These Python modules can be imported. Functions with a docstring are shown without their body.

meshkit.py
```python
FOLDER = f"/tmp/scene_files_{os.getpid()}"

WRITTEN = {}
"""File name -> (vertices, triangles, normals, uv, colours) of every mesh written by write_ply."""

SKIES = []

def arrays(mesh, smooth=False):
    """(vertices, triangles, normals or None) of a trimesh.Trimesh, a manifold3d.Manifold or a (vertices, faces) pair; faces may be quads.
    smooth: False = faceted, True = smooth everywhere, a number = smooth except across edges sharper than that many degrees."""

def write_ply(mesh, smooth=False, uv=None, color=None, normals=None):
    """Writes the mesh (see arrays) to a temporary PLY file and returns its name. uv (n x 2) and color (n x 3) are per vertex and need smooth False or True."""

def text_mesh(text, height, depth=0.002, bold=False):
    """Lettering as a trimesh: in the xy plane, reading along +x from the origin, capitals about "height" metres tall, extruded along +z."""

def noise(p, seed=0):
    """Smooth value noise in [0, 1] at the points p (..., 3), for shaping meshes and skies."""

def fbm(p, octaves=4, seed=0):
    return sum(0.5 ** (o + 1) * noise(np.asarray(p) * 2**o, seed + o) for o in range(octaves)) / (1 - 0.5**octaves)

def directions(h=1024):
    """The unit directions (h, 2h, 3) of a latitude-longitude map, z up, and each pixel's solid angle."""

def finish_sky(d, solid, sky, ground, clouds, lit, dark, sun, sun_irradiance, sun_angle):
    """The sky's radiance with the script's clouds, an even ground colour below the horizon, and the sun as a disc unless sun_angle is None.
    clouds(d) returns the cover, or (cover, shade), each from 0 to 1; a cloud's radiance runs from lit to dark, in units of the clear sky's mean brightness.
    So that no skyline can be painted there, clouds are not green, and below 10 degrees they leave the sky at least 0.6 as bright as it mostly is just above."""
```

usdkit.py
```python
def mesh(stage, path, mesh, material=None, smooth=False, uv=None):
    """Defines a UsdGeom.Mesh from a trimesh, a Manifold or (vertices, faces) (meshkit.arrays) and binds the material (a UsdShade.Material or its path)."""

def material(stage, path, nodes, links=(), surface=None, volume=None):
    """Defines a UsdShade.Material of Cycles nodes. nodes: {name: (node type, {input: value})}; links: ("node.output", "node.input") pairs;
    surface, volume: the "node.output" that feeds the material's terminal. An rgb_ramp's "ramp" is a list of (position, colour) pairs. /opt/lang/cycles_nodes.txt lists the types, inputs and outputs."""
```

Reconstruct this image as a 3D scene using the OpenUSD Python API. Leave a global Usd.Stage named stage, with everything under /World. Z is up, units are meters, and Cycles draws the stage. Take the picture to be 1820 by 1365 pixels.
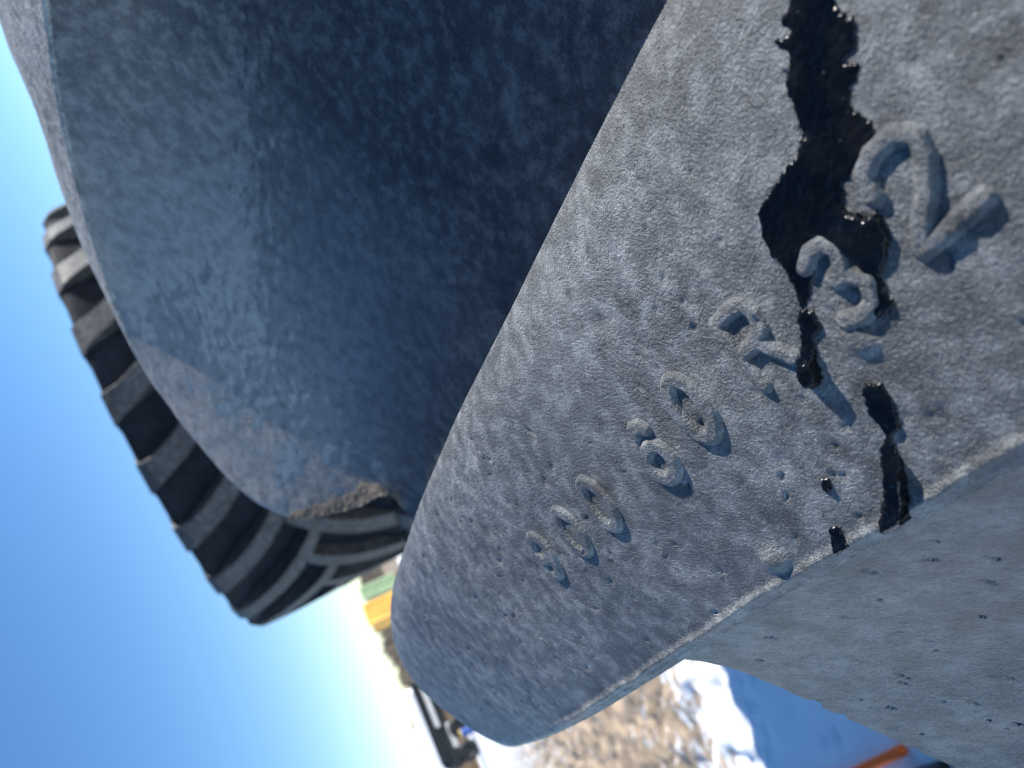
import math, random
import numpy as np, trimesh
import usdkit, meshkit
from pxr import Usd, UsdGeom, UsdLux, UsdShade, Gf, Sdf, Vt
from scipy.interpolate import PchipInterpolator, CubicSpline
from scipy.spatial import cKDTree
from shapely.geometry import Polygon, Point
import shapely

stage = Usd.Stage.CreateInMemory()
UsdGeom.SetStageUpAxis(stage, UsdGeom.Tokens.z)
UsdGeom.SetStageMetersPerUnit(stage, 1.0)
UsdGeom.Xform.Define(stage, '/World')
stage.SetDefaultPrim(stage.GetPrimAtPath('/World'))
UsdGeom.Scope.Define(stage, '/World/Looks')
rng = np.random.default_rng(7)

# ------------------------------------------------------------------ camera, sky, sun, exposure
CAM_Z = 1.6
UP = np.array([-0.89764644, -0.36268543, 0.25038])
FWD = np.array([-0.23214715, -0.09379683, -0.96814764])
RIGHT = np.cross(FWD, UP)
C2W = np.stack([RIGHT, FWD, UP])                 # phone held sideways: world x right, y ahead, z up
cam = UsdGeom.Camera.Define(stage, '/World/camera')
FL = 26.0
cam.CreateFocalLengthAttr(FL)
cam.CreateHorizontalApertureAttr(FL * 1820 / 1379.0)
cam.CreateVerticalApertureAttr(FL * 1365 / 1379.0)
cam.CreateClippingRangeAttr(Gf.Vec2f(0.01, 20000))
cam.CreateFStopAttr(19.0)
cam.CreateFocusDistanceAttr(0.165)
cam.CreateExposureAttr(1.0)
M = Gf.Matrix4d(1)
for i in range(3):
    M.SetRow(i, Gf.Vec4d(*C2W[:, i], 0))
M.SetRow(3, Gf.Vec4d(0, 0, CAM_Z, 1))
cam.AddTransformOp().Set(M)

SUN_EL, SUN_AZ = math.radians(27.7), math.radians(84)   # azimuth from y towards x
SUN = np.array([math.cos(SUN_EL) * math.sin(SUN_AZ), math.cos(SUN_EL) * math.cos(SUN_AZ), math.sin(SUN_EL)])
sky_m = usdkit.material(stage, '/World/Looks/sky_look', {
    's': ('sky_texture', {'sky_type': 'single_scattering', 'sun_disc': False, 'sun_elevation': SUN_EL, 'sun_rotation': SUN_AZ,
                          'altitude': 200.0, 'air_density': 0.9, 'aerosol_density': 0.0, 'ozone_density': 2.5}),
    'h': ('hsv', {'saturation': 1.2, 'hue': 0.503}), 'b': ('background_shader', {'strength': 0.108})}, [('s.color', 'h.color'), ('h.color', 'b.color')], surface='b.background')
dome = UsdLux.DomeLight.Define(stage, '/World/sky')
UsdShade.MaterialBindingAPI.Apply(dome.GetPrim()).Bind(sky_m)
dome.GetPrim().SetCustomDataByKey('kind', 'structure')
sun = UsdLux.DistantLight.Define(stage, '/World/sun')
sun.CreateNormalizeAttr(True); sun.CreateIntensityAttr(1.25); sun.CreateAngleAttr(0.53)
sun.CreateColorAttr(Gf.Vec3f(1.0, 0.96, 0.90))
zs = SUN; xs = np.cross([0, 0, 1], zs); xs /= np.linalg.norm(xs); ys = np.cross(zs, xs)
MS = Gf.Matrix4d(1)
for i, a in enumerate((xs, ys, zs)):
    MS.SetRow(i, Gf.Vec4d(*map(float, a), 0))
sun.AddTransformOp().Set(MS)

# ------------------------------------------------------------------ helpers
used = set()


def path_for(name, parent):
    base = (parent.GetPath().pathString if parent is not None else '/World') + '/' + name
    p, i = base, 0
    while p in used:
        i += 1
        p = f'{base}_{i:03d}'
    used.add(p)
    return p


def tag(prim, label=None, category=None, group=None, kind=None):
    for k, v in (('label', label), ('category', category), ('group', group), ('kind', kind)):
        if v:
            prim.SetCustomDataByKey(k, v)
    return prim


def part(name, mesh, mat, parent=None, smooth=40, **kw):
    return tag(usdkit.mesh(stage, path_for(name, parent), mesh, LOOK[mat], smooth=smooth).GetPrim(), **kw)


def thing(name, label, category, loc=(0, 0, 0), rz=0.0, group=None, ref=None, scale=None, xyz=None):
    x = UsdGeom.Xform.Define(stage, path_for(name, None))
    x.AddTranslateOp().Set(Gf.Vec3d(*map(float, loc)))
    if xyz is not None:
        x.AddRotateXYZOp().Set(Gf.Vec3f(*map(float, xyz)))
    else:
        x.AddRotateZOp().Set(float(rz))
    if scale is not None:
        x.AddScaleOp().Set(Gf.Vec3f(*map(float, scale)))
    p = x.GetPrim()
    if ref is not None:
        p.GetReferences().AddInternalReference(ref)
        p.SetInstanceable(True)
    return tag(p, label, category, group)


def grid_faces(n, m):
    i, j = np.meshgrid(np.arange(n - 1), np.arange(m - 1), indexing='ij')
    a = (i * m + j).ravel()
    return np.stack([a, a + m, a + m + 1, a + 1], 1)


def box(sx, sy, sz, c=(0, 0, 0), bev=0.0):
    if bev <= 0:
        b = trimesh.creation.box((sx, sy, sz))
    else:
        pts = []
        for s in np.ndindex(2, 2, 2):
            s = np.array(s) * 2 - 1
            for k in range(3):
                p = s * (np.array([sx, sy, sz]) / 2 - bev)
                p[k] += s[k] * bev
                pts.append(p)
        b = trimesh.convex.convex_hull(np.array(pts))
    b.apply_translation(c)
    return b


def cat(ms):
    return trimesh.util.concatenate(ms)


# ------------------------------------------------------------------ looks
LOOK = {}


def rubber(name, dark, light, dust_sheen, fine=420.0, bump=0.0007, rough=0.5, blotch=26.0, dustamt=0.5, pits=0.5, spec=0.5, stretch=(1, 1, 1), rot=(0, 0, 0), film=(0.25, 0.248, 0.243)):
    """Weathered tyre rubber with a pale bloom, dust, pits and a leathery skin. Positions in metres."""
    n = {
        'g': ('geometry', {}),
        'map': ('mapping', {'mapping_type': 'texture', 'scale': stretch, 'rotation': rot}),
        'big': ('noise_texture', {'scale': blotch, 'detail': 5.0, 'roughness': 0.6}),
        'mid': ('noise_texture', {'scale': blotch * 9, 'detail': 5.0, 'roughness': 0.65}),
        'skin': ('noise_texture', {'scale': fine, 'detail': 5.0, 'roughness': 0.6, 'distortion': 0.25}),
        'grain': ('noise_texture', {'scale': fine * 2.3, 'detail': 2.0, 'roughness': 0.6}),
        'pit': ('voronoi_texture', {'scale': fine * 0.22, 'randomness': 1.0}),
        'r1': ('rgb_ramp', {'ramp': [(0.3, dark), (0.68, light)]}),
        'r2': ('rgb_ramp', {'ramp': [(0.40, (0.45,) * 3), (0.62, (1.15,) * 3)]}),
        'r3': ('rgb_ramp', {'ramp': [(0.36, (0.6,) * 3), (0.64, (1.4,) * 3)]}),
        'm1': ('mix', {'mix_type': 'multiply', 'fac': 0.75}),
        'm2': ('mix', {'mix_type': 'multiply', 'fac': 0.8}),
        'st': ('noise_texture', {'scale': blotch * 4.3, 'detail': 3.0, 'roughness': 0.55}), 'sr': ('rgb_ramp', {'ramp': [(0.30, (0.5,) * 3), (0.42, (1, 1, 1))]}), 'm6': ('mix', {'mix_type': 'multiply', 'fac': 1.0}),
        'at': ('attribute', {'attribute': 'dust_sheen'}), 'am': ('math', {'math_type': 'multiply'}), 'm7': ('mix', {'mix_type': 'mix', 'color2': film}),
        'fr': ('rgb_ramp', {'ramp': [(0.30, (0.55,) * 3), (0.55, (1, 1, 1))]}),
        'dr': ('rgb_ramp', {'ramp': [(0.50, (0, 0, 0)), (0.72, (dustamt,) * 3)]}),
        'm3': ('mix', {'mix_type': 'mix', 'color2': dust_sheen}),
        'pit2': ('voronoi_texture', {'scale': fine * 0.13, 'randomness': 1.0}),
        'pn': ('math', {'math_type': 'multiply_add', 'value2': -0.9, 'value3': 0.62}), 'pa': ('math', {'math_type': 'add'}),
        'pr2': ('rgb_ramp', {'ramp': [(0.10, (1 - pits,) * 3), (0.2, (1, 1, 1))]}), 'm5': ('mix', {'mix_type': 'multiply', 'fac': 1.0}),  # pit shade painted as dark spots in the colour, here and below
        'pr': ('rgb_ramp', {'ramp': [(0.05, (1 - pits,) * 3), (0.16, (1, 1, 1))]}),
        'm4': ('mix', {'mix_type': 'multiply', 'fac': 1.0}),
        'ha': ('math', {'math_type': 'multiply_add', 'value2': 0.5}),
        'bm': ('bump', {'strength': 1.0, 'distance': bump, 'use_object_space': False}),
        'p': ('principled_bsdf', {'roughness': rough, 'specular_ior_level': spec}),
    }
    l = [('g.position', 'map.vector')]
    for k in ('big', 'mid', 'skin', 'grain', 'pit'):
        l.append(('map.vector', f'{k}.vector'))
    l += [('big.fac', 'r1.fac'), ('mid.fac', 'r2.fac'), ('grain.fac', 'r3.fac'), ('r1.color', 'm1.color1'), ('r2.color', 'm1.color2'),
          ('m1.color', 'm2.color1'), ('r3.color', 'm2.color2'), ('mid.fac', 'dr.fac'), ('dr.color', 'm3.fac'), ('m2.color', 'm3.color1'),
          ('pit.distance', 'pr.fac'), ('m3.color', 'm4.color1'), ('pr.color', 'm4.color2'), ('map.vector', 'pit2.vector'), ('big.fac', 'pn.value1'), ('pn.value', 'pa.value1'), ('pit2.distance', 'pa.value2'), ('pa.value', 'pr2.fac'),
          ('m4.color', 'm5.color1'), ('pr2.color', 'm5.color2'), ('map.vector', 'st.vector'), ('st.fac', 'sr.fac'), ('m5.color', 'm6.color1'), ('sr.color', 'm6.color2'),
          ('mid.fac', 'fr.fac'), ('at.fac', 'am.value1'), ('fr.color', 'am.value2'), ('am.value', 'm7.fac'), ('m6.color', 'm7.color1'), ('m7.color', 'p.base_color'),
          ('grain.fac', 'ha.value1'), ('skin.fac', 'ha.value3'), ('ha.value', 'bm.height'), ('bm.normal', 'p.normal')]
    LOOK[name] = usdkit.material(stage, f'/World/Looks/{name}', n, l, surface='p.BSDF')


def plain(name, col, rough=0.6, var=0.25, scale=8.0, spec=0.4, bump=0.0, metallic=0.0):
    n = {'g': ('geometry', {}), 'n': ('noise_texture', {'scale': scale, 'detail': 4.0, 'roughness': 0.6}),
         'r': ('rgb_ramp', {'ramp': [(0.3, tuple(c * (1 - var) for c in col)), (0.7, tuple(min(1, c * (1 + var)) for c in col))]}),
         'p': ('principled_bsdf', {'roughness': rough, 'specular_ior_level': spec, 'metallic': metallic})}
    l = [('g.position', 'n.vector'), ('n.fac', 'r.fac'), ('r.color', 'p.base_color')]
    if bump:
        n['b'] = ('bump', {'distance': bump, 'strength': 1.0})
        l += [('n.fac', 'b.height'), ('b.normal', 'p.normal')]
    LOOK[name] = usdkit.material(stage, f'/World/Looks/{name}', n, l, surface='p.BSDF')


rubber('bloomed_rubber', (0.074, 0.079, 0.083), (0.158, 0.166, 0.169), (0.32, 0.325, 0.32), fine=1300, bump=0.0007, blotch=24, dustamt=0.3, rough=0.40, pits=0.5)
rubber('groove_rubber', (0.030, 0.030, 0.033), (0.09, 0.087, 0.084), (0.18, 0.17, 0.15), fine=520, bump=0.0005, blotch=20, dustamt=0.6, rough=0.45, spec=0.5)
rubber('flank_rubber', (0.056, 0.056, 0.062), (0.098, 0.098, 0.103), (0.15, 0.148, 0.15), fine=620, bump=0.0002, blotch=13, dustamt=0.35, rough=0.45, spec=0.4)
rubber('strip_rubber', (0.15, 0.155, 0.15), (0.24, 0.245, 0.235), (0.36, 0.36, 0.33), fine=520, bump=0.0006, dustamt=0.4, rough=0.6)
rubber('tyre_rubber', (0.002, 0.0035, 0.008), (0.005, 0.008, 0.015), (0.011, 0.014, 0.021), fine=60, bump=0.002, blotch=5, dustamt=0.3, rough=0.65, pits=0.2, spec=0.12)  # darker and bluer than the lugs: shade between the lugs put into its colour
rubber('lug_rubber', (0.022, 0.023, 0.026), (0.046, 0.047, 0.049), (0.16, 0.155, 0.14), fine=60, bump=0.002, blotch=7, dustamt=0.3, rough=0.55, pits=0.2, spec=0.3)
LOOK['wet_rubber'] = usdkit.material(stage, '/World/Looks/wet_rubber', {
    'g': ('geometry', {}), 'n': ('noise_texture', {'scale': 160.0, 'detail': 5.0, 'roughness': 0.6}),
    'w': ('noise_texture', {'scale': 1500.0, 'detail': 1.0}),
    'v': ('voronoi_texture', {'scale': 520.0, 'randomness': 1.0}),
    'vr': ('rgb_ramp', {'ramp': [(0.0, (1, 1, 1)), (0.17, (0, 0, 0))]}),
    'a': ('math', {'math_type': 'multiply_add', 'value2': 0.5}),
    'rr': ('rgb_ramp', {'ramp': [(0.40, (0.10,) * 3), (0.62, (0.28,) * 3)]}),
    'cr': ('rgb_ramp', {'ramp': [(0.45, (0.0015, 0.002, 0.003)), (0.75, (0.006, 0.006, 0.006))]}),
    'b': ('bump', {'distance': 0.0004, 'strength': 0.8}),
    'p': ('principled_bsdf', {'specular_ior_level': 0.22})},
    [('g.position', 'n.vector'), ('g.position', 'w.vector'), ('g.position', 'v.vector'), ('n.fac', 'rr.fac'), ('rr.color', 'p.roughness'), ('n.fac', 'cr.fac'),
     ('cr.color', 'p.base_color'), ('v.distance', 'vr.fac'), ('vr.color', 'a.value1'), ('n.fac', 'a.value3'), ('a.value', 'b.height'), ('b.normal', 'p.normal')], surface='p.BSDF')
plain('orange_plastic', (0.98, 0.15, 0.03), 0.7, 0.03, spec=0.05)
plain('boot_black', (0.012, 0.013, 0.015), 0.45, 0.2, 60)
plain('boot_tan', (0.50, 0.36, 0.18), 0.8, 0.2, 60)
plain('container_orange', (0.80, 0.40, 0.08), 0.6, 0.15, 1.5)
plain('container_green', (0.26, 0.36, 0.22), 0.6, 0.15, 1.5)
plain('snow_white', (0.86, 0.88, 0.90), 0.8, 0.04, 3.0, bump=0.03)
plain('shed_wood', (0.22, 0.15, 0.09), 0.85, 0.3, 5.0)
plain('machine_black', (0.012, 0.013, 0.014), 0.5, 0.3, 5.0)
plain('pale_metal', (0.55, 0.53, 0.50), 0.5, 0.1, 5.0)
plain('blue_plastic', (0.03, 0.07, 0.25), 0.5, 0.1)
plain('yellow_plastic', (0.65, 0.45, 0.03), 0.5, 0.1)
plain('pallet_wood', (0.42, 0.33, 0.22), 0.85, 0.25, 9.0)
plain('twig_brown', (0.26, 0.21, 0.15), 0.9, 0.4, 2.0)
plain('crumb_brown', (0.085, 0.072, 0.06), 0.85, 0.4, 300.0)
LOOK['ground_look'] = usdkit.material(stage, '/World/Looks/ground_look', {
    'g': ('geometry', {}), 'sx': ('separate_xyz', {}),
    'mp': ('mapping', {'mapping_type': 'texture', 'scale': (1.6, 0.8, 1.0), 'rotation': (0, 0, -0.15)}),
    'n1': ('noise_texture', {'scale': 0.9, 'detail': 6.0, 'roughness': 0.62}),
    'n2': ('noise_texture', {'scale': 7.0, 'detail': 6.0, 'roughness': 0.65}),
    'n3': ('noise_texture', {'scale': 60.0, 'detail': 4.0, 'roughness': 0.6}),
    'band': ('rgb_ramp', {'ramp': [(0.0, (0, 0, 0)), (0.096, (0, 0, 0)), (0.125, (0.80,) * 3), (0.20, (0.86,) * 3), (0.34, (0.64,) * 3), (0.62, (0.32,) * 3), (0.9, (0.22,) * 3), (1.0, (0.86,) * 3)]}),
    'yd': ('math', {'math_type': 'multiply', 'value2': 0.02}),
    'wob': ('math', {'math_type': 'multiply_add', 'value2': 1.8}),
    'sum': ('math', {'math_type': 'multiply_add', 'value2': 2.4}),
    'sub': ('math', {'math_type': 'subtract', 'value2': 1.285}),
    'k': ('rgb_ramp', {'ramp': [(0.36, (0, 0, 0)), (0.56, (1, 1, 1))]}),
    'mud': ('rgb_ramp', {'ramp': [(0.35, (0.24, 0.17, 0.11)), (0.7, (0.50, 0.40, 0.29))]}),
    'snow': ('rgb_ramp', {'ramp': [(0.3, (0.80, 0.83, 0.86)), (0.6, (0.90, 0.91, 0.92))]}),
    'mx': ('mix', {'mix_type': 'mix'}),
    'bp': ('bump', {'distance': 0.02, 'strength': 0.8}),
    'p': ('principled_bsdf', {'roughness': 0.75, 'specular_ior_level': 0.25})},
    [('g.position', 'sx.vector'), ('g.position', 'mp.vector'), ('mp.vector', 'n1.vector'), ('mp.vector', 'n2.vector'), ('g.position', 'n3.vector'),
     ('n1.fac', 'wob.value1'), ('sx.y', 'wob.value3'), ('wob.value', 'yd.value1'), ('yd.value', 'band.fac'), ('n2.fac', 'sum.value1'), ('band.color', 'sum.value3'), ('sum.value', 'sub.value1'), ('sub.value', 'k.fac'),
     ('n2.fac', 'mud.fac'), ('n3.fac', 'snow.fac'), ('k.color', 'mx.fac'), ('snow.color', 'mx.color1'), ('mud.color', 'mx.color2'),
     ('mx.color', 'p.base_color'), ('n3.fac', 'bp.height'), ('bp.normal', 'p.normal')], surface='p.BSDF')

# ------------------------------------------------------------------ ground
gx = np.unique(np.r_[-np.geomspace(9, 4000, 70), np.arange(-9, 3, 0.035), np.geomspace(3, 4000, 60)])
gy = np.unique(np.r_[-np.geomspace(1, 4000, 50), np.arange(-1, 6.5, 0.035), np.arange(6.5, 16, 0.08), np.geomspace(16, 6000, 80)])
GX, GY = np.meshgrid(gx, gy, indexing='ij')
q = np.stack([GX, GY, GX * 0], -1)
near = np.clip(1 - (np.hypot(GX, GY) - 14) / 10, 0, 1)
rough_zone = np.clip((GY - 3.9) / 0.5, 0, 1)
gz = near * (0.05 * (meshkit.fbm(q * 3.1, 4, 3) - 0.5) + rough_zone * 0.17 * (meshkit.fbm(q * 6.0, 4, 9) - 0.5))
for cx0, cy0, dx, dy, n_ in ((-1.98, 3.98, -0.16, 0.05, 9), (-2.1, 3.35, -0.27, 0.09, 5)):   # track prints pressed in the snow
    for k in range(n_):
        for e in (0, 1):
            px_, py_ = cx0 + k * dx + e * 0.05 + rng.uniform(-.02, .02), cy0 + k * dy - e * 0.13 + rng.uniform(-.03, .03)
            gz -= 0.028 * np.exp(-(((GX - px_) / 0.05) ** 2 + ((GY - py_) / 0.028) ** 2))
part('ground', (np.stack([GX, GY, gz - 0.01], -1).reshape(-1, 3), grid_faces(len(gx), len(gy))[:, ::-1]), 'ground_look', smooth=True, kind='structure')

# ------------------------------------------------------------------ a whole lugged tyre lying flat (axis z, top shoulder at z = 0)
TW, TR, CR = 0.72, 0.95, 0.893


def build_lugged_tyre(root):
    prof = [(0.50, -0.20), (0.52, -0.13), (0.60, -0.06), (0.72, -0.025), (0.82, -0.015), (0.895, -0.008), (0.922, -0.016), (0.928, -0.04), (0.915, -0.08), (CR + 0.004, -0.14), (CR + 0.006, -0.36)]
    prof = prof + [(r, -TW - z) for r, z in prof[-2::-1]] + [prof[0]]
    p = np.array(prof)
    n = 144
    a = np.arange(n + 1) / n * 2 * np.pi
    v = np.stack([p[None, :, 0] * np.cos(a)[:, None], p[None, :, 0] * np.sin(a)[:, None], np.broadcast_to(p[None, :, 1], (n + 1, len(p)))], -1)
    part('carcass', (v.reshape(-1, 3), grid_faces(n + 1, len(p))), 'tyre_rubber', root, smooth=35)
    N = 24
    for side in (0, 1):
        for k in range(N):
            s = np.linspace(0, 1, 14)
            zz = -0.004 - s * (TW / 2 + 0.035)
            off = (0.11 * s + 0.19 * s ** 2.2) / TR
            wid = np.interp(s, [0, 0.15, 1], [1.25, 1.0, 0.95])
            top = np.interp(s, [0, 0.04, 0.12, 0.9, 1], [0.030, 0.047, 0.055, 0.057, 0.05])
            cs = np.array([(-0.066, -0.012, 0), (-0.049, 0.2, 1), (-0.044, 0.93, 1), (-0.041, 1.0, 1), (0.041, 1.0, 1), (0.044, 0.93, 1), (0.049, 0.2, 1), (0.066, -0.012, 0)])
            ring = []
            for i in range(len(s)):
                shear = 0.55 if 0 else 0
                t = cs[:, 0] * wid[i] / TR
                r = np.where(cs[:, 2] > 0, CR + cs[:, 1] * top[i], CR - 0.015)
                ang = t + off[i]
                ring.append(np.stack([r * np.cos(ang), r * np.sin(ang), np.full(len(t), zz[i])], -1))
            ring = np.array(ring)
            # the shoulder end runs down over the edge
            e0 = ring[0].copy(); rr = np.hypot(e0[:, 0], e0[:, 1]); f0 = np.minimum(rr, 0.845) / rr
            e0[:, 0] *= f0; e0[:, 1] *= f0; e0[:, 2] = -0.012
            e1 = ring[-1].copy(); rr = np.hypot(e1[:, 0], e1[:, 1]); f1 = np.minimum(rr, CR - 0.02) / rr
            e1[:, 0] *= f1; e1[:, 1] *= f1; e1[:, 2] -= 0.02
            ring = np.concatenate([e0[None], ring, e1[None]])
            if side:
                ring[..., 2] = -TW - ring[..., 2]
            rot = (k + 0.5 * side) * 2 * np.pi / N
            c_, s_ = math.cos(rot), math.sin(rot)
            P = ring.copy()
            P[..., 0], P[..., 1] = c_ * ring[..., 0] - s_ * ring[..., 1], s_ * ring[..., 0] + c_ * ring[..., 1]
            part('lug', (P.reshape(-1, 3), grid_faces(*P.shape[:2])), 'lug_rubber', root, smooth=22)
    # bead ring round the open centre
    b = trimesh.creation.torus(0.505, 0.018, major_sections=72, minor_sections=10)
    for z in (-0.17, -TW + 0.17):
        bb = b.copy(); bb.apply_translation((0, 0, z))
        part('bead', bb, 'tyre_rubber', root, smooth=True)


FARC = np.array([0.3897, 3.5327, CAM_Z + 0.566])
GF = None
# rotation so that one lug centre of the upper row stands at -0.5 degrees from the line towards the viewer
far = thing('stacked_tyre', 'black lugged tractor tyre lying flat against the blue sky, topmost of the far stack', 'tyre', FARC, group='lugged tyres lying in stacks')
ax_ = np.array([-0.0665, -0.013, 1.0]); ax_ /= np.linalg.norm(ax_)
e1_ = np.cross([0, 1, 0], ax_); e1_ /= np.linalg.norm(e1_); e2_ = np.cross(ax_, e1_)
MF = Gf.Matrix4d(1)
for i_, row in enumerate((-e2_, e1_, ax_)):
    MF.SetRow(i_, Gf.Vec4d(*map(float, row), 0))
MF.SetRow(3, Gf.Vec4d(*map(float, FARC), 1))
fx_ = UsdGeom.Xformable(far); fx_.ClearXformOpOrder(); fx_.AddTransformOp().Set(MF)
build_lugged_tyre(far)
SRC = far.GetPath()
thing('stacked_tyre', 'lugged tractor tyre lying right under the topmost tyre of the far stack', 'tyre', (0.42, 3.50, 1.44), group='lugged tyres lying in stacks', ref=SRC, xyz=(0, 0, -84))
thing('stacked_tyre', 'lugged tractor tyre lying on the snow at the bottom of the far stack', 'tyre', (0.38, 3.55, 0.72), group='lugged tyres lying in stacks', ref=SRC, xyz=(0, 0, -101))
thing('stacked_tyre', 'lugged tractor tyre lying directly under the grey tyre stamped 900 60 R 32', 'tyre', (0.30, -0.72, 1.33), group='lugged tyres lying in stacks', ref=SRC, xyz=(0, 0, -95), scale=(0.92,) * 3)
thing('stacked_tyre', 'lugged tractor tyre lying on the snow at the foot of the near stack', 'tyre', (0.27, -0.74, 0.665), group='lugged tyres lying in stacks', ref=SRC, xyz=(0, 0, -75), scale=(0.92,) * 3)

# ------------------------------------------------------------------ the near tyre: local frame on the stamped lug (u along the writing, v up the letters, h out of the face), millimetres
S = 0.6
EB = C2W @ np.array([0.32860991, 0.52282098, 0.78655816])
EY = C2W @ np.array([-0.63888859, 0.73640072, -0.2225654])
EN = C2W @ np.array([-0.69558386, -0.42938584, 0.57601293])
OO = np.array([0, 0, CAM_Z]) + S * (C2W @ np.array([0.06311001, 0.00525917, -0.22315054]))
tyre = thing('tractor_tyre', 'grey weathered tractor tyre stamped 900 60 R 32 with black wet rubber streaks', 'tyre', OO)


def local(uvh):
    uvh = np.asarray(uvh, float) * (S / 1000)
    return uvh[..., 0:1] * EB + uvh[..., 1:2] * EY + uvh[..., 2:3] * EN


def spl(pts, n, ends=None):
    pts = np.asarray(pts, float)
    t = np.r_[0, np.cumsum(np.sqrt(np.linalg.norm(np.diff(pts, axis=0), axis=1)))]
    return CubicSpline(t / t[-1], pts)(np.linspace(0, 1, n))


def loft(cols, tcol, ns, nt):
    """cols: control curves running outwards (each a list of (u, v, h)); joined across by smooth curves."""
    A = np.stack([PchipInterpolator(np.linspace(0, 1, 200), spl_p(c))(np.linspace(0, 1, ns)) for c in cols], 1)
    return PchipInterpolator(tcol, A, axis=1)(np.linspace(0, 1, nt))


def spl_p(pts):
    pts = np.asarray(pts, float)
    t = np.r_[0, np.cumsum(np.linalg.norm(np.diff(pts, axis=0), axis=1))]
    return PchipInterpolator(t / t[-1], pts)(np.linspace(0, 1, 200))


def rough_up(G, amp, scale, seed):
    """displaces a local grid along its normal with soft noise"""
    du, dv = np.gradient(G, axis=0), np.gradient(G, axis=1)
    nn = np.cross(du, dv); nn /= np.maximum(np.linalg.norm(nn, axis=-1, keepdims=True), 1e-9)
    nn *= np.sign(nn[..., 2:3] + 1e-9)
    return G + nn * (amp * (meshkit.fbm(G / scale, 4, seed) - 0.5))[..., None]


def lug_edges(u):
    vl = PchipInterpolator(*np.array([(-479, 5), (-476, 13), (-466, 23), (-448, 32), (-411, 43), (-372, 50.5), (-332, 56), (-274, 61.5), (-217, 67.5), (-141, 73.5), (-74, 76), (-13, 79), (57, 81), (160, 81.5), (330, 80)]).T)(u)
    vr = PchipInterpolator(*np.array([(-479, 5), (-477.5, -6), (-472, -19), (-462, -36), (-451, -50), (-438, -64), (-424, -74), (-404, -79), (-334, -79), (-252, -77), (-122, -69.5), (-50, -65), (60, -63), (160, -63), (330, -65)]).T)(u)
    return vr, vl


UB = np.r_[np.linspace(330, -360, 540), -479 + 119 * (np.cos(np.linspace(0, np.pi / 2, 260)[1:]))]
vrB, vlB = lug_edges(UB)
TREE_L = cKDTree(np.stack([UB, vlB], 1)); 
TREE_R = cKDTree(np.stack([UB, vrB], 1))


GOUGES = []
for k in range(320):
    long_ = k % 6 == 0
    GOUGES.append((rng.uniform(-380, 130), rng.uniform(-60, 70), rng.uniform(5, 11) if long_ else rng.uniform(.9, 2.4), rng.uniform(.45, .6) if long_ else rng.uniform(.6, 1.1), rng.uniform(0, 3.14) if long_ else rng.normal(.9, .5), rng.uniform(.12, .3) if long_ else rng.uniform(.35, .9)))


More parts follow.
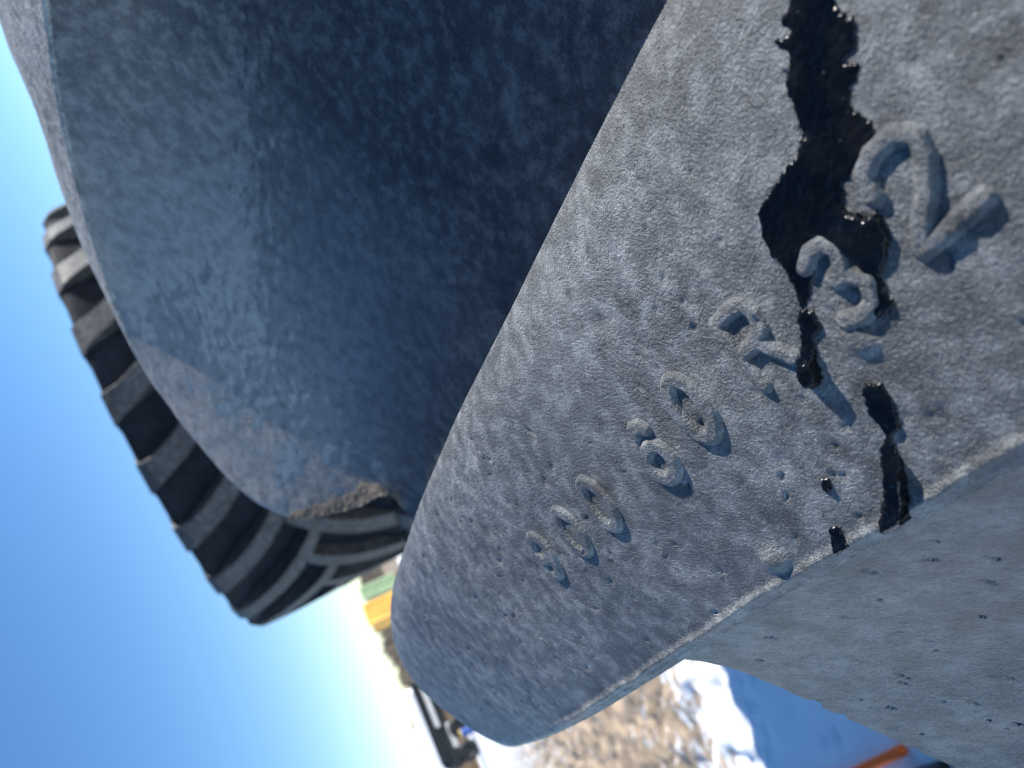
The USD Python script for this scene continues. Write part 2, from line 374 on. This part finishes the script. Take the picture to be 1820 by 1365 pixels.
def lug_height(u, v):
    """The face of the stamped lug: rounded left and outer edges, a moulding ridge along the right edge."""
    uv = np.stack([u, v], -1)
    dl = TREE_L.query(uv.reshape(-1, 2))[0].reshape(u.shape)
    dr = TREE_R.query(uv.reshape(-1, 2))[0].reshape(u.shape)
    q3 = np.stack([u, v, 0 * u], -1)

    def rnd(d, r, drop):
        x = np.clip(1 - d / r, 0, 1)
        return -drop * (0.35 * (1 - np.sqrt(np.clip(1 - x * x, 0, 1))) + 0.65 * x ** 2)
    rl = np.interp(u, [-479, -380, -200], [28, 24, 30])
    h = rnd(dl, rl, rl * 0.22)
    tip = np.interp(u, [-425, -385], [1, 0])
    h += rnd(dr, 12, 5) * tip
    # outer end sinks gently
    h -= 20.0 * np.clip((-235 - u) / 244, 0, 1) ** 1.5
    # right edge: ridge and bevel
    w = 1 - tip
    fade = np.interp(u, [-400, -300, -255], [0, 0, 1])
    wob = 1.4 * (meshkit.noise(q3 / 17.0, 31) - 0.5)
    h += w * (fade * 1.5 * np.exp(-((dr + wob - 5.0) / 1.5) ** 2) - 1.6 * np.clip((2.6 + 0.4 * wob - dr) / 2.6, 0, 1) ** 1.2)
    h += v * np.interp(u, [-479, -350, -150, 60, 200], [0.085, 0.055, 0.0, -0.05, -0.06]) - 4.5 * ((v - 8) / 66.0) ** 2
    h += 1.3 * (meshkit.fbm(q3 / 60.0, 3, 5) - 0.5) + 0.35 * (meshkit.fbm(q3 / 9.0, 4, 6) - 0.5)
    for cu, cv, la, wb, th, dep in GOUGES:
        m = (np.abs(u - cu) < 3 * la) & (np.abs(v - cv) < 3 * la)
        if m.any():
            a2, b2 = (u[m] - cu), (v[m] - cv)
            h[m] -= dep * np.exp(-((a2 * math.cos(th) + b2 * math.sin(th)) / la) ** 2 - ((-a2 * math.sin(th) + b2 * math.cos(th)) / wb) ** 2)
    for cu, cv, r_, a_ in ((-44.6, -53.0, 4.8, 2.6), (35.4, -17.7, 4.2, 1.7), (-12, -30, 3.0, -0.5), (40, 44, 6, -0.7), (-30, 40, 4, -0.8), (-180, 25, 3, -0.7), (-255, -10, 4, -.7)):
        h += a_ * np.exp(-(((u - cu) ** 2 + (v - cv) ** 2) / r_ ** 2) ** 1.3)
    return h


us = np.r_[np.linspace(330, 120, 80)[:-1], np.linspace(120, -360, 700), -479 + 119 * np.cos(np.linspace(0, np.pi / 2, 170)[1:])]
ta = np.r_[0, np.linspace(0, 1, 214)[1:-1] , 1]
ta = 0.5 - 0.5 * np.cos(np.pi * ta) * (0.35 + 0.65 * np.abs(np.cos(np.pi * ta)) ** 0.0) if 0 else ta
vr_, vl_ = lug_edges(us)
LU = np.broadcast_to(us[:, None], (len(us), len(ta)))
LV = vr_[:, None] + ta[None, :] * (vl_ - vr_)[:, None]
LG = np.stack([LU, LV, lug_height(LU, LV)], -1)


def skirt(G, rings):
    """closes a local grid downwards: adds rows on both long sides. rings: (outwards, down)"""
    out_l, out_r = [], []
    for o, d in rings:
        a, b = G[:, 0].copy(), G[:, -1].copy()
        a[:, 1] -= o; a[:, 2] -= d; b[:, 1] += o; b[:, 2] -= d
        out_l.append(a); out_r.append(b)
    return np.concatenate([np.stack(out_l[::-1], 1), G, np.stack(out_r, 1)], 1)


LG2 = skirt(LG, [(-0.2, 1.5), (-0.3, 4), (0, 12), (0.5, 60), (1, 112)])
lug = part('lug', (local(LG2).reshape(-1, 3), grid_faces(*LG2.shape[:2])), 'bloomed_rubber', tyre, smooth=True, label='pale grey lug face stamped 900 60 R 32')

# --- raised characters
GL = {}


def arc(cx, cy, rx, ry, a0, a1, n=24):
    a = np.radians(np.linspace(a0, a1, n))
    return [(cx + rx * math.cos(t), cy + ry * math.sin(t)) for t in a]


GL['0'] = [arc(0, 0, 5.0, 8.8, 0, 360, 48)]
GL['9'] = [arc(0, 3.7, 4.7, 5.2, 0, 360, 36), [(4.7, 3.6), (4.5, -0.5), (2.6, -5.0), (0.4, -8.2), (-2.6, -8.0)]]
GL['6'] = [arc(0.2, -3.6, 5.0, 5.4, 0, 360, 36), [(-4.8, -3.4), (-4.8, 1.5), (-3.2, 5.8), (-0.6, 8.6), (2.8, 7.8), (3.6, 6.2)]]
GL['R'] = [[(-6.0, -10), (-6.0, 9.8), (1.0, 9.8), (5.0, 8.6), (6.0, 5.0), (5.0, 1.2), (1.0, -0.6), (-6.0, -0.6)], [(1.0, -0.6), (7.0, -10.0)]]
GL['3'] = [[(-4.6, 7.2), (-1.5, 9.0), (2.4, 8.4), (4.0, 5.2), (2.6, 1.8), (-0.8, 0.6), (2.6, -0.4), (4.8, -4.0), (3.0, -8.0), (-1.0, -9.0), (-5.0, -7.2)]]
GL['2'] = [[(-7.2, 4.2), (-6.2, 8.4), (-2.0, 10.4), (3.4, 9.6), (6.2, 6.4), (5.2, 2.6), (1.0, -2.4), (-4.2, -7.0), (-6.8, -10.0), (0.0, -10.4), (8.0, -10.2)]]
CH = [('9', -152.0, -2.6, 1.0, 1.9), ('0', -122.6, -2.6, 1.0, 1.9), ('0', -94.8, -2.2, 1.02, 2.0), ('6', -51.0, -2.2, 1.02, 2.1), ('0', -23.6, -0.6, 1.04, 2.1),
      ('R', 11.3, 0.6, 0.95, 2.0), ('3', 43.2, -3.6, 0.98, 2.1), ('2', 71.3, 0.0, 1.0, 2.1)]
SHEAR = 0.10


def dense(poly, step=0.25):
    P = np.array(poly, float)
    d = np.r_[0, np.cumsum(np.linalg.norm(np.diff(P, axis=0), axis=1))]
    s_ = np.arange(0, d[-1], step)
    return np.stack([np.interp(s_, d, P[:, 0]), np.interp(s_, d, P[:, 1])], 1)


for i, (ch, cu, cv, sc, hh) in enumerate(CH):
    P = np.concatenate([dense(x) for x in GL[ch]]) * sc * 1.13
    P[:, 0] += SHEAR * P[:, 1]
    tr = cKDTree(P)
    gu, gv = np.arange(-17, 17.01, 0.32), np.arange(-19, 19.01, 0.32)
    U, V = np.meshgrid(gu, gv, indexing='ij')
    wob = np.stack([U + cu, V + cv, 0 * U], -1)
    d = tr.query(np.stack([U, V], -1).reshape(-1, 2))[0].reshape(U.shape)
    d = d + 0.55 * (meshkit.fbm(wob / 3.5, 3, 17) - 0.5)
    x = np.clip(((3.3 if ch in 'R32' else 3.7) - d) / 2.4, 0, 1)
    hgt = 0.92 * hh * x * x * (3 - 2 * x)
    base = lug_height(U + cu, V + cv)
    G = np.stack([U + cu, V + cv, base + hgt - 0.22], -1)
    keep = hgt > 0.06
    F = grid_faces(*U.shape)
    F = F[keep.ravel()[F].any(1)]
    uq, inv = np.unique(F, return_inverse=True)
    part('letter' if ch == 'R' else 'digit', (local(G.reshape(-1, 3)[uq]), inv.reshape(F.shape)), 'bloomed_rubber', lug, smooth=True, label=f'raised {"letter" if ch == "R" else "digit"} {ch} on the lug')

# --- black wet rubber left on the face
TAR = [
    ([(87.3, 52.6), (80.7, 46.7), (77.9, 46.8), (78.4, 44.2), (76.2, 42.9), (73.4, 44.4), (73.7, 40.8), (70.1, 37.6), (67.7, 35.8), (66.9, 32.9), (64.7, 29.6), (63.2, 26.6), (59.6, 23.8),
      (58.8, 23.2), (55.2, 23.2), (49.9, 23.3), (41.9, 22.5), (38.2, 18.8), (36.1, 15), (36.1, 11), (34.7, 5.8), (33.1, 2.1), (31.6, -1.4), (33.7, -0.8), (38.4, 2.5), (42.7, 5.7), (44.7, 8.1),
      (46.4, 7.2), (46.4, 4.9), (49.4, 1.7), (50.9, -2), (49.6, -6), (48.2, -8.7), (43.6, -12.3), (44, -15.7), (47.1, -15.6), (49, -11.7), (50.4, -8.3), (54.9, -6.5), (58.4, -3.2), (60.1, 0.8),
      (55.4, 5.7), (55.9, 9.8), (60.1, 12.5), (64.7, 12.8), (67.6, 13.3), (71.6, 14), (74.2, 16.8), (72.9, 21), (74.8, 24.1), (77.5, 25.9), (80.5, 26.7), (78.4, 30.2), (83, 30.6), (85.8, 33.4),
      (85.7, 36), (85.4, 39.1), (91.9, 45.5), (150, 90), (150, 112)], 'big'),
    ([(31.4, -2.4), (26.7, -2.6), (26.3, -5.1), (20.7, -9.6), (16.2, -13.8), (14.7, -17.6), (15.8, -19.2), (19.1, -19.1), (21.3, -15.9), (23.7, -11.9), (27.3, -9.1), (30.4, -9.1), (31.8, -5.5)], 'flap'),
    ([(28, -26.8), (31.6, -28.8), (30, -31.8), (27, -38.1), (24.4, -40.5), (21.3, -40.7), (18.3, -46.4), (15.4, -51), (10.8, -56.1), (5.1, -61.6), (-1.8, -61.2), (-1, -58.6), (5.9, -53.5), (12.5, -47.3),
      (13, -44.6), (18.4, -40.9), (20.2, -40), (21.8, -32.5), (24.7, -28.1)], 'flap'),
    ([(-17.2, -53.1), (-14.6, -54.3), (-16.1, -58.1), (-16.2, -59.5), (-22.6, -60.6), (-20.6, -56.1)], 'small'),
    ([(-5.4, -40.2), (-4, -41), (-5.3, -43.2), (-7.6, -44.2), (-8, -42.5)], 'small')]
for poly, kind in TAR:
    P = np.array(poly, float)
    lo, hi = P.min(0) - 1.5, P.max(0) + 1.5
    hi = np.minimum(hi, (150, 72.5))
    st = 0.27
    U, V = np.meshgrid(np.arange(lo[0], hi[0], st), np.arange(lo[1], hi[1], st), indexing='ij')
    pg = Polygon(P).buffer(1.3 if kind == 'big' else 0.2)
    pts = shapely.points(U.ravel(), V.ravel())
    d = np.where(shapely.contains(pg, pts), 1, -1) * shapely.distance(pg.boundary, pts)
    d = d.reshape(U.shape)
    q3 = np.stack([U, V, 0 * U], -1)
    jag = 2.2 if kind == 'big' else 1.0
    d = d + jag * (meshkit.fbm(q3 / 2.2, 5, 41) - 0.5) + 1.3 * (meshkit.fbm(q3 / 0.95, 2, 47) - 0.5)
    base = lug_height(U, V)
    # the sheet curls up towards the side away from the sun
    cross = (pg.centroid.y - V) * 0.92 + (U - pg.centroid.x) * (-0.38)
    if kind == 'big':
        lift = 0.55 + 0.4 * (meshkit.fbm(q3 / 11.0, 3, 12) - 0.5) + 1.9 * np.exp(-(((U - 55) / 7) ** 2 + ((V - 0) / 6.5) ** 2)) + 1.0 * np.exp(-(((U - 45.5) / 3) ** 2 + ((V + 13) / 3) ** 2))
    elif kind == 'flap':
        lift = 0.8 + 3.0 * np.clip((cross + 1) / 6, 0, 1) ** 1.3 + 0.9 * (meshkit.fbm(q3 / 4.0, 3, 14) - 0.5)
    else:
        lift = 0.9 + 0.5 * np.clip((cross + 1) / 3, 0, 1)
    x = np.clip(d / 1.3, 0, 1)
    grain = 0.42 * np.clip(d, 0, 1) * (meshkit.fbm(q3 / 1.4, 3, 44) - 0.5)
    G = np.stack([U, V, base - 0.35 + (lift + 0.35) * np.sqrt(1 - (1 - x) ** 2) + grain], -1)
    F = grid_faces(*U.shape)
    F = F[(d.ravel()[F] > 0.02).any(1)]
    uq, inv = np.unique(F, return_inverse=True)
    part('rubber_streak', (local(G.reshape(-1, 3)[uq]), inv.reshape(F.shape)), 'wet_rubber', lug, smooth=True, label='black wet streak on the lug face')

# --- the groove left of the lug, falling from the next lug down to the floor
E_ = [(-494.6, 373.1, -2), (-523.6, 300.3, -6), (-526.1, 232.3, -15), (-518.6, 185.6, -30), (-507.9, 165.4, -50), (-463.3, 138.6, -70), (-428, 127.3, -80), (-450, 100, -95), (-450, 20, -100)]
strip_r = [(330, 446, -1.5), (100, 446, -1.5), (-100, 446, -1.5), (-191, 446, -1.5), (-270, 449, -1.5), (-360, 434, -1.5), (-439, 403, -1.5), (-494.6, 373.1, -2)]
cols = [
    strip_r,
    [(330, 436, -20), (-100, 436, -20), (-280, 431, -18), (-400, 410, -14), (-470, 358, -9), (-510, 335, -4)],
    [(330, 420, -56), (-60, 420, -56), (-166, 412, -54), (-284, 392, -50), (-400.5, 345, -41), (-457.5, 285, -32), (-500, 262, -20), (-526.1, 232.3, -15)],
    [(330, 400, -80), (-60, 398, -80), (-180, 384, -76), (-300, 345, -70), (-390, 295, -61), (-450, 230, -52), (-490, 195, -44), (-518.6, 185.6, -30)],
    [(330, 366, -95), (0, 366, -95), (-153.2, 358, -93), (-208, 335, -91), (-262.9, 309.7, -88), (-348.1, 277.2, -84), (-399.2, 224.9, -80), (-425, 181.2, -78), (-463.3, 140, -70)],
    [(330, 320, -101), (0, 310, -101), (-150, 292, -98), (-250, 256, -95), (-340, 222, -92), (-400, 180, -90), (-430, 127, -82)],
    [(330, 240, -103), (-65, 239.8, -101), (-148.3, 206.9, -100), (-246.5, 177.7, -98), (-351.6, 148, -95), (-450, 100, -95)],
    [(330, 30, -106), (-200, 20, -104), (-450, 20, -100)]]
WG = loft(cols, [0, .06, .2, .34, .48, .6, .75, 1.0], 420, 330)
from scipy.ndimage import gaussian_filter1d
_e0, _e1 = WG[:, :1].copy(), WG[-1:].copy()
_w = np.clip(np.arange(WG.shape[1]) / 100.0, 0, 1)[None, :, None] * np.clip((WG.shape[0] - 1 - np.arange(WG.shape[0])) / 25.0, 0, 1)[:, None, None]
_s = gaussian_filter1d(gaussian_filter1d(WG, 52, axis=1, mode='nearest'), 30, axis=0, mode='nearest')
WG = WG * (1 - _w) + _s * _w
from scipy.ndimage import gaussian_filter


def swell(G, amp, sig, seed):
    n_ = gaussian_filter(np.random.default_rng(seed).normal(size=G.shape[:2]), sig, mode='nearest')
    du, dv = np.gradient(G, axis=0), np.gradient(G, axis=1)
    nn = np.cross(du, dv); nn /= np.maximum(np.linalg.norm(nn, axis=-1, keepdims=True), 1e-9)
    nn *= np.sign(nn[..., 2:3] + 1e-9)
    f_ = np.clip(np.arange(G.shape[1]) / 90.0, 0, 1)[None, :] * np.clip((G.shape[0] - 1 - np.arange(G.shape[0])) / 70.0, 0, 1)[:, None]
    return G + nn * (amp * f_ * n_ / n_.std())[..., None]


WG = swell(WG, 0.9, 30, 21)
WG = rough_up(WG, 2.0, 22.0, 23)
WG = rough_up(WG, 1.0, 6.5, 22)


def drop_rows(G, rings, end=-1):
    e = G[end]
    rows = []
    for o, d in rings:
        r = e.copy(); r[:, 0] -= o; r[:, 2] -= d
        rows.append(r)
    return np.concatenate([G, np.stack(rows)])


DEEP = 225
WG2 = drop_rows(WG, [(0.5, 2), (-1, 8), (-3, 40)])
b_ = WG2[-1].copy(); b_[:, 2] = -DEEP
WG2 = np.concatenate([WG2, b_[None]])
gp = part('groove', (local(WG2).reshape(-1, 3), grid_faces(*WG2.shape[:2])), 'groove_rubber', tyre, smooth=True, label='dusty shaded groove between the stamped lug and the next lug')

# dust in the outer half of the groove, with its sky sheen painted in
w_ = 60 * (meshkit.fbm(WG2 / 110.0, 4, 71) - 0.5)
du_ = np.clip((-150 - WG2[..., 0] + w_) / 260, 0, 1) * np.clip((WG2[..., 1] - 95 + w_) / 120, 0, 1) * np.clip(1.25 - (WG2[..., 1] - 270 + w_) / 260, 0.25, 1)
UsdGeom.PrimvarsAPI(gp).CreatePrimvar('dust_sheen', Sdf.ValueTypeNames.FloatArray, 'vertex').Set(Vt.FloatArray.FromNumpy((0.9 * du_ ** 0.8).astype(np.float32).ravel()))

# mud caked along the groove's outer lip
def sub(G, i0, i1, j0, j1, k):
    a_, b2 = np.linspace(i0, i1, (i1 - i0) * k + 1), np.linspace(j0, j1, (j1 - j0) * k + 1)
    g = PchipInterpolator(np.arange(G.shape[0]), G, axis=0)(a_)
    return PchipInterpolator(np.arange(G.shape[1]), g, axis=1)(b2)


MG = sub(WG, 392, 419, 118, 200, 4)
dist = np.linalg.norm(MG - MG[-1:], axis=-1)
along = np.linspace(0, 1, MG.shape[1])[None, :]
wid_ = (4 + 13 * np.sin(np.pi * np.clip(along, 0, 1)) ** .7) * (0.55 + 0.9 * meshkit.fbm(MG / 13.0, 3, 81))
x_ = np.clip(1 - dist / wid_, 0, 1)
hm = np.sqrt(x_) * (1.2 + 3.0 * meshkit.fbm(MG / 6.0, 4, 82) + 1.6 * (meshkit.noise(MG / 2.3, 83) - .5)) - .4
MG = MG + np.stack([-0.35 * hm, 0 * hm, hm], -1)
F = grid_faces(*MG.shape[:2]); F = F[(x_.ravel()[F] > 0.02).any(1)]
uq, inv = np.unique(F, return_inverse=True)
part('mud_cake', (local(MG.reshape(-1, 3)[uq]), inv.reshape(F.shape)), 'crumb_brown', tyre, smooth=True, label='brown mud caked on the lip of the groove')

# --- the next lug, seen along its sunlit face
sl = [(330, 575, -4), (60, 572, -4), (-150, 562, -4), (-289, 539, -4), (-324, 511, -4), (-390, 486, -4), (-447, 451, -4), (-474, 410, -4), (-492, 378, -4)]
sm = [(330, 512, 1.5), (60, 510, 1.5), (-150, 505, 1.5), (-240, 494, 1.5), (-297, 480, 1), (-375, 460, 0), (-443, 427, -1), (-478, 400, -1.5), (-494, 375, -2)]
SG = loft([strip_r, [(a, b + 2.5, 0.6) for a, b, c in strip_r[:-1]] + [(-494.5, 374, -1.5)], sm, sl], [0, .04, .5, 1.0], 420, 80)
SG = rough_up(SG, 2.0, 70, 51); SG = rough_up(SG, 0.9, 8, 52)
fr_ = SG[:, -1]
rows = []
for o, d in ((3, 4), (5, 14), (9, DEEP)):
    r = fr_.copy(); r[:, 1] += o; r[:, 2] -= d; rows.append(r)
nr = SG[:, 0].copy(); nr[:, 1] += 3; nr[:, 2] -= 30
SG2 = np.concatenate([nr[:, None], SG, np.stack(rows, 1)], 1)
e0 = SG2[-1].copy(); e0[:, 2] = np.minimum(e0[:, 2] - 20, -30)
SG2 = np.concatenate([SG2, e0[None]])
part('lug', (local(SG2).reshape(-1, 3), grid_faces(*SG2.shape[:2])), 'strip_rubber', tyre, smooth=50, label='narrow sunlit lug edge against the sky')

# --- the groove right of the lug
c2 = [
    [(330, -60, -6), (160, -60, -6), (60, -60, -6.5), (-50, -62, -6.5), (-133.4, -69.3, -7.5)],
    [(330, -78, -20), (60, -78, -20), (-50, -79, -20), (-130.4, -83.9, -20)],
    [(330, -98, -37), (60, -98, -37), (-50, -100, -37), (-136.3, -103.4, -36)],
    [(330, -128, -60), (60, -128, -60), (-50, -132, -60), (-141.9, -137.2, -58)],
    [(330, -158, -76), (60, -158, -76), (-50, -160, -75), (-141.7, -162, -72)],
    [(330, -190, -90), (60, -188, -90), (-50, -187, -88), (-138.9, -185.7, -84)],
    [(330, -260, -104), (60, -255, -104), (-50, -245, -103), (-124.4, -225.4, -100)],
    [(330, -430, -110), (60, -430, -110), (-50, -430, -110), (-118, -430, -108)]]
RG = loft(c2, [0, .08, .17, .3, .42, .54, .7, 1.0], 640, 520)
RG = swell(RG, 0.8, 55, 61); RG = rough_up(RG, 0.4, 6.0, 62)
pit_tree = cKDTree(RG[..., :2].reshape(-1, 2))
for k in range(100):
    j = int(rng.beta(1.6, 2.2) * 470) + 15
    i = int(rng.uniform(150, 638)) if k % 3 else int(rng.uniform(300, 620))
    c_ = RG[i, j, :2].copy(); a_, b_ = rng.uniform(0.7, 2.6), rng.uniform(0.5, 1.3)
    dep = rng.uniform(.25, 1.1)
    idx = pit_tree.query_ball_point(c_, 7)
    d_ = RG[..., :2].reshape(-1, 2)[idx] - c_
    wv = 1.7 * (meshkit.fbm(np.stack([d_[:, 0] * .9 + k * 3.3, d_[:, 1] * .9, d_[:, 0] * 0], -1), 3, 8) - 0.5)
    RG.reshape(-1, 3)[idx, 2] -= dep * np.exp(-np.clip(np.hypot(d_[:, 0] / b_, (d_[:, 1] + .3 * d_[:, 0]) / a_) + wv, 0, None) ** 4)
nick = np.zeros(RG.shape[1])
for j0, a_, w_ in ((128, 5.0, 4.5), (152, 4.0, 3.6), (235, 2.0, 3), (335, 2.5, 6)):
    nick += a_ * np.exp(-((np.arange(RG.shape[1]) - j0) / w_) ** 2)
RG[-4:, :, 0] += nick * np.array([.2, .5, .8, 1.0])[:, None]
RG2 = drop_rows(RG, [(0.6, 2), (-0.5, 8), (-2, 40)])
b_ = RG2[-1].copy(); b_[:, 2] = -DEEP
RG2 = np.concatenate([RG2, b_[None]])
part('groove', (local(RG2).reshape(-1, 3), grid_faces(*RG2.shape[:2])), 'flank_rubber', tyre, smooth=60, label='grey pitted groove flank below the stamped lug')

# ------------------------------------------------------------------ small things on the shaded snow
def tube(p0, p1, r, n=20, cap=True):
    p0, p1 = np.array(p0, float), np.array(p1, float)
    L_ = np.linalg.norm(p1 - p0); d_ = (p1 - p0) / L_
    a_ = np.cross(d_, [0, 0, 1.]); a_ /= np.linalg.norm(a_); b2 = np.cross(a_, d_)
    st = [(0, 0), (0, .6 * r), (.25 * r, .9 * r), (.6 * r, r), (L_ - .6 * r, r), (L_ - .25 * r, .9 * r), (L_, .6 * r), (L_, 0)]
    th = np.linspace(0, 2 * np.pi, n + 1)
    return (np.array([[p0 + d_ * s_ + r_ * (np.cos(t) * a_ + np.sin(t) * b2) for t in th] for s_, r_ in st]).reshape(-1, 3), grid_faces(len(st), n + 1))


pole = thing('marker_pole', 'bright orange plastic pole lying on the shaded snow', 'pole', (-1.86, 2.66, 0.0))
part('shaft', tube((0.0, 0.0, 0.02), (-0.80, 1.25, 0.02), 0.022), 'orange_plastic', pole, smooth=50)
boot = thing('boot', 'black boot with tan top lying on the snow beside the orange pole', 'boot', (-1.97, 2.60, -0.02), rz=-58)


def hull_chain(ps):
    out = []
    for (a, ra), (b, rb) in zip(ps[:-1], ps[1:]):
        s0 = trimesh.creation.icosphere(2, ra); s0.apply_translation(a)
        s1 = trimesh.creation.icosphere(2, rb); s1.apply_translation(b)
        out.append(trimesh.convex.convex_hull(np.vstack([s0.vertices, s1.vertices])))
    return cat(out)


part('foot', hull_chain([((0.16, 0, 0.055), 0.045), ((0.08, 0, 0.06), 0.05), ((-0.06, 0, 0.07), 0.055), ((-0.08, 0, 0.14), 0.055)]), 'boot_black', boot, smooth=60)
part('sole', box(0.31, 0.10, 0.025, (0.04, 0, 0.018), 0.008), 'boot_black', boot, smooth=20)
part('shaft', hull_chain([((-0.08, 0, 0.14), 0.057), ((-0.085, 0, 0.17), 0.062)]), 'boot_tan', boot, smooth=60)

# ------------------------------------------------------------------ far edge of the yard
def polar(az, dist, z=0.0):
    a_ = math.radians(az)
    return np.array([dist * math.sin(a_), dist * math.cos(a_), z])


def container(name_label, mat, az, dist, w, h, d):
    c = thing('container', name_label, 'container', polar(az, dist), rz=-az + 38, group='containers on the skyline')
    # corrugated side towards the yard
    n = 9
    xs_ = []
    for k in range(n):
        x0 = -w / 2 + k * w / n
        xs_ += [(x0, 0), (x0 + w / n * .35, 0), (x0 + w / n * .5, .05), (x0 + w / n * .85, .05)]
    xs_.append((w / 2, 0))
    a_ = np.array(xs_)
    g = np.stack([np.stack([a_[:, 0], a_[:, 1], np.full(len(a_), 0.15)], -1), np.stack([a_[:, 0], a_[:, 1], np.full(len(a_), h - 0.12)], -1)])
    part('corrugated_side', (g.reshape(-1, 3), grid_faces(2, len(a_))), mat, c, smooth=False)
    part('body', box(w - .02, d, h - .3, (0, d / 2 + .08, h / 2)), mat, c, smooth=False)
    part('top_rail', box(w + .1, .14, .12, (0, .02, h - .06), .02), mat, c, smooth=False)
    part('bottom_rail', box(w + .1, .14, .15, (0, .02, .075), .02), mat, c, smooth=False)
    for sx in (-1, 1):
        part('corner_post', box(.14, .16, h - .27, (sx * (w / 2 - .02), .02, h / 2 + .015), .02), mat, c, smooth=False)
    return c


container('orange corrugated container on the skyline beside the topmost far tyre', 'container_orange', -11.2, 44, 1.3, 2.75, .8)
container('green corrugated container on the skyline left of the orange one', 'container_green', -9.75, 46, .8, 2.6, .5)

shed = thing('shed', 'long low wooden shed with thick snow on its roof at the far edge', 'shed', polar(-22.6, 52), rz=17)
part('wall', box(10.0, 3.0, 1.75, (0, 1.5, .875)), 'shed_wood', shed, smooth=False)
for k in range(20):
    part('board', box(.44, .04, 1.7, (-4.75 + k * .5, -.02 - .01 * (k % 2), .87)), 'shed_wood', shed, smooth=False)
sn = box(10.3, 3.6, .8, (0, 1.4, 2.2), .22)
part('roof_snow', sn, 'snow_white', shed, smooth=30)

trailer = thing('trailer', 'dark farm trailer with pale side rails standing in front of the snowy shed', 'trailer', polar(-19.4, 42), rz=19)
part('bed', box(5.2, 1.8, .5, (0.1, .9, 1.15), .05), 'machine_black', trailer, smooth=False)
part('load', hull_chain([((-2.0, .9, 1.45), .5), ((1.9, .9, 1.5), .45)]), 'machine_black', trailer)
part('rail', box(2.3, .06, .22, (.75, -.06, 1.42), .02), 'pale_metal', trailer, smooth=False)
part('rail', box(1.2, .06, .24, (-1.0, -.06, .95), .02), 'pale_metal', trailer, smooth=False)
for xx in (-2.0, -.8, 1.2, 2.2):
    w_ = trimesh.creation.torus(.36, .16, major_sections=28, minor_sections=12)
    w_.apply_transform(trimesh.transformations.rotation_matrix(np.pi / 2, (1, 0, 0))); w_.apply_translation((xx, -.1, .5))
    wh = part('wheel', w_, 'machine_black', trailer, smooth=True)
    hb = trimesh.creation.cylinder(.22, .2, sections=20); hb.apply_transform(trimesh.transformations.rotation_matrix(np.pi / 2, (1, 0, 0))); hb.apply_translation((xx, -.1, .5))
    part('hub', hb, 'machine_black', wh, smooth=30)

barrel = thing('barrel', 'blue barrel with a yellow lid beside the dark trailer', 'barrel', polar(-21.0, 39.5), scale=(.62, .62, .62))
pb = [(0, 0), (.30, 0), (.32, .05), (.31, .3), (.33, .33), (.31, .36), (.31, .6), (.33, .63), (.31, .66), (.31, .9), (.29, .95)]
part('drum', trimesh.creation.revolve(np.array(pb), sections=28), 'blue_plastic', barrel, smooth=30)
part('lid', trimesh.creation.revolve(np.array([(0.0, .95), (.3, .95), (.31, .97), (.31, 1.02), (.28, 1.05), (0, 1.05)]), sections=28), 'yellow_plastic', barrel, smooth=30)

pal = thing('pallet_stack', 'pale pile of pallets low beside the topmost far tyre', 'pallets', polar(-10.2, 30), rz=10)
for k in range(6):
    for j in range(5):
        part('slat', box(.10, 1.0, .02, (-.4 + j * .2, 0, .135 + k * .15)), 'pallet_wood', pal, smooth=False)
    for j in range(3):
        part('bearer', box(1.0, .09, .118, (0, -.4 + j * .4, .064 + k * .15)), 'pallet_wood', pal, smooth=False)

tw = []
for k in range(2600):
    az = rng.uniform(-26, -2); d_ = rng.uniform(120, 135)
    p0 = polar(az, d_, 0); hgt = (2.0 + 1.3 * meshkit.noise(np.array([az * 1.3, 0, 0]), 3) + rng.uniform(-.7, .9)) * 1.0
    w_ = rng.uniform(.25, .8)
    lean = rng.normal(0, .35, 3); lean[2] = 0
    a_ = math.radians(az); t_ = np.array([math.cos(a_), -math.sin(a_), 0])
    tw.append(((p0 - t_ * w_, p0 + t_ * w_, p0 + lean + [0, 0, hgt + .8])))
V_ = np.array(tw).reshape(-1, 3)
part('far_hedge', (V_, np.arange(len(V_)).reshape(-1, 3)), 'twig_brown', None, smooth=False, label='thin line of bare brown bushes along the skyline', category='hedge', kind='stuff')
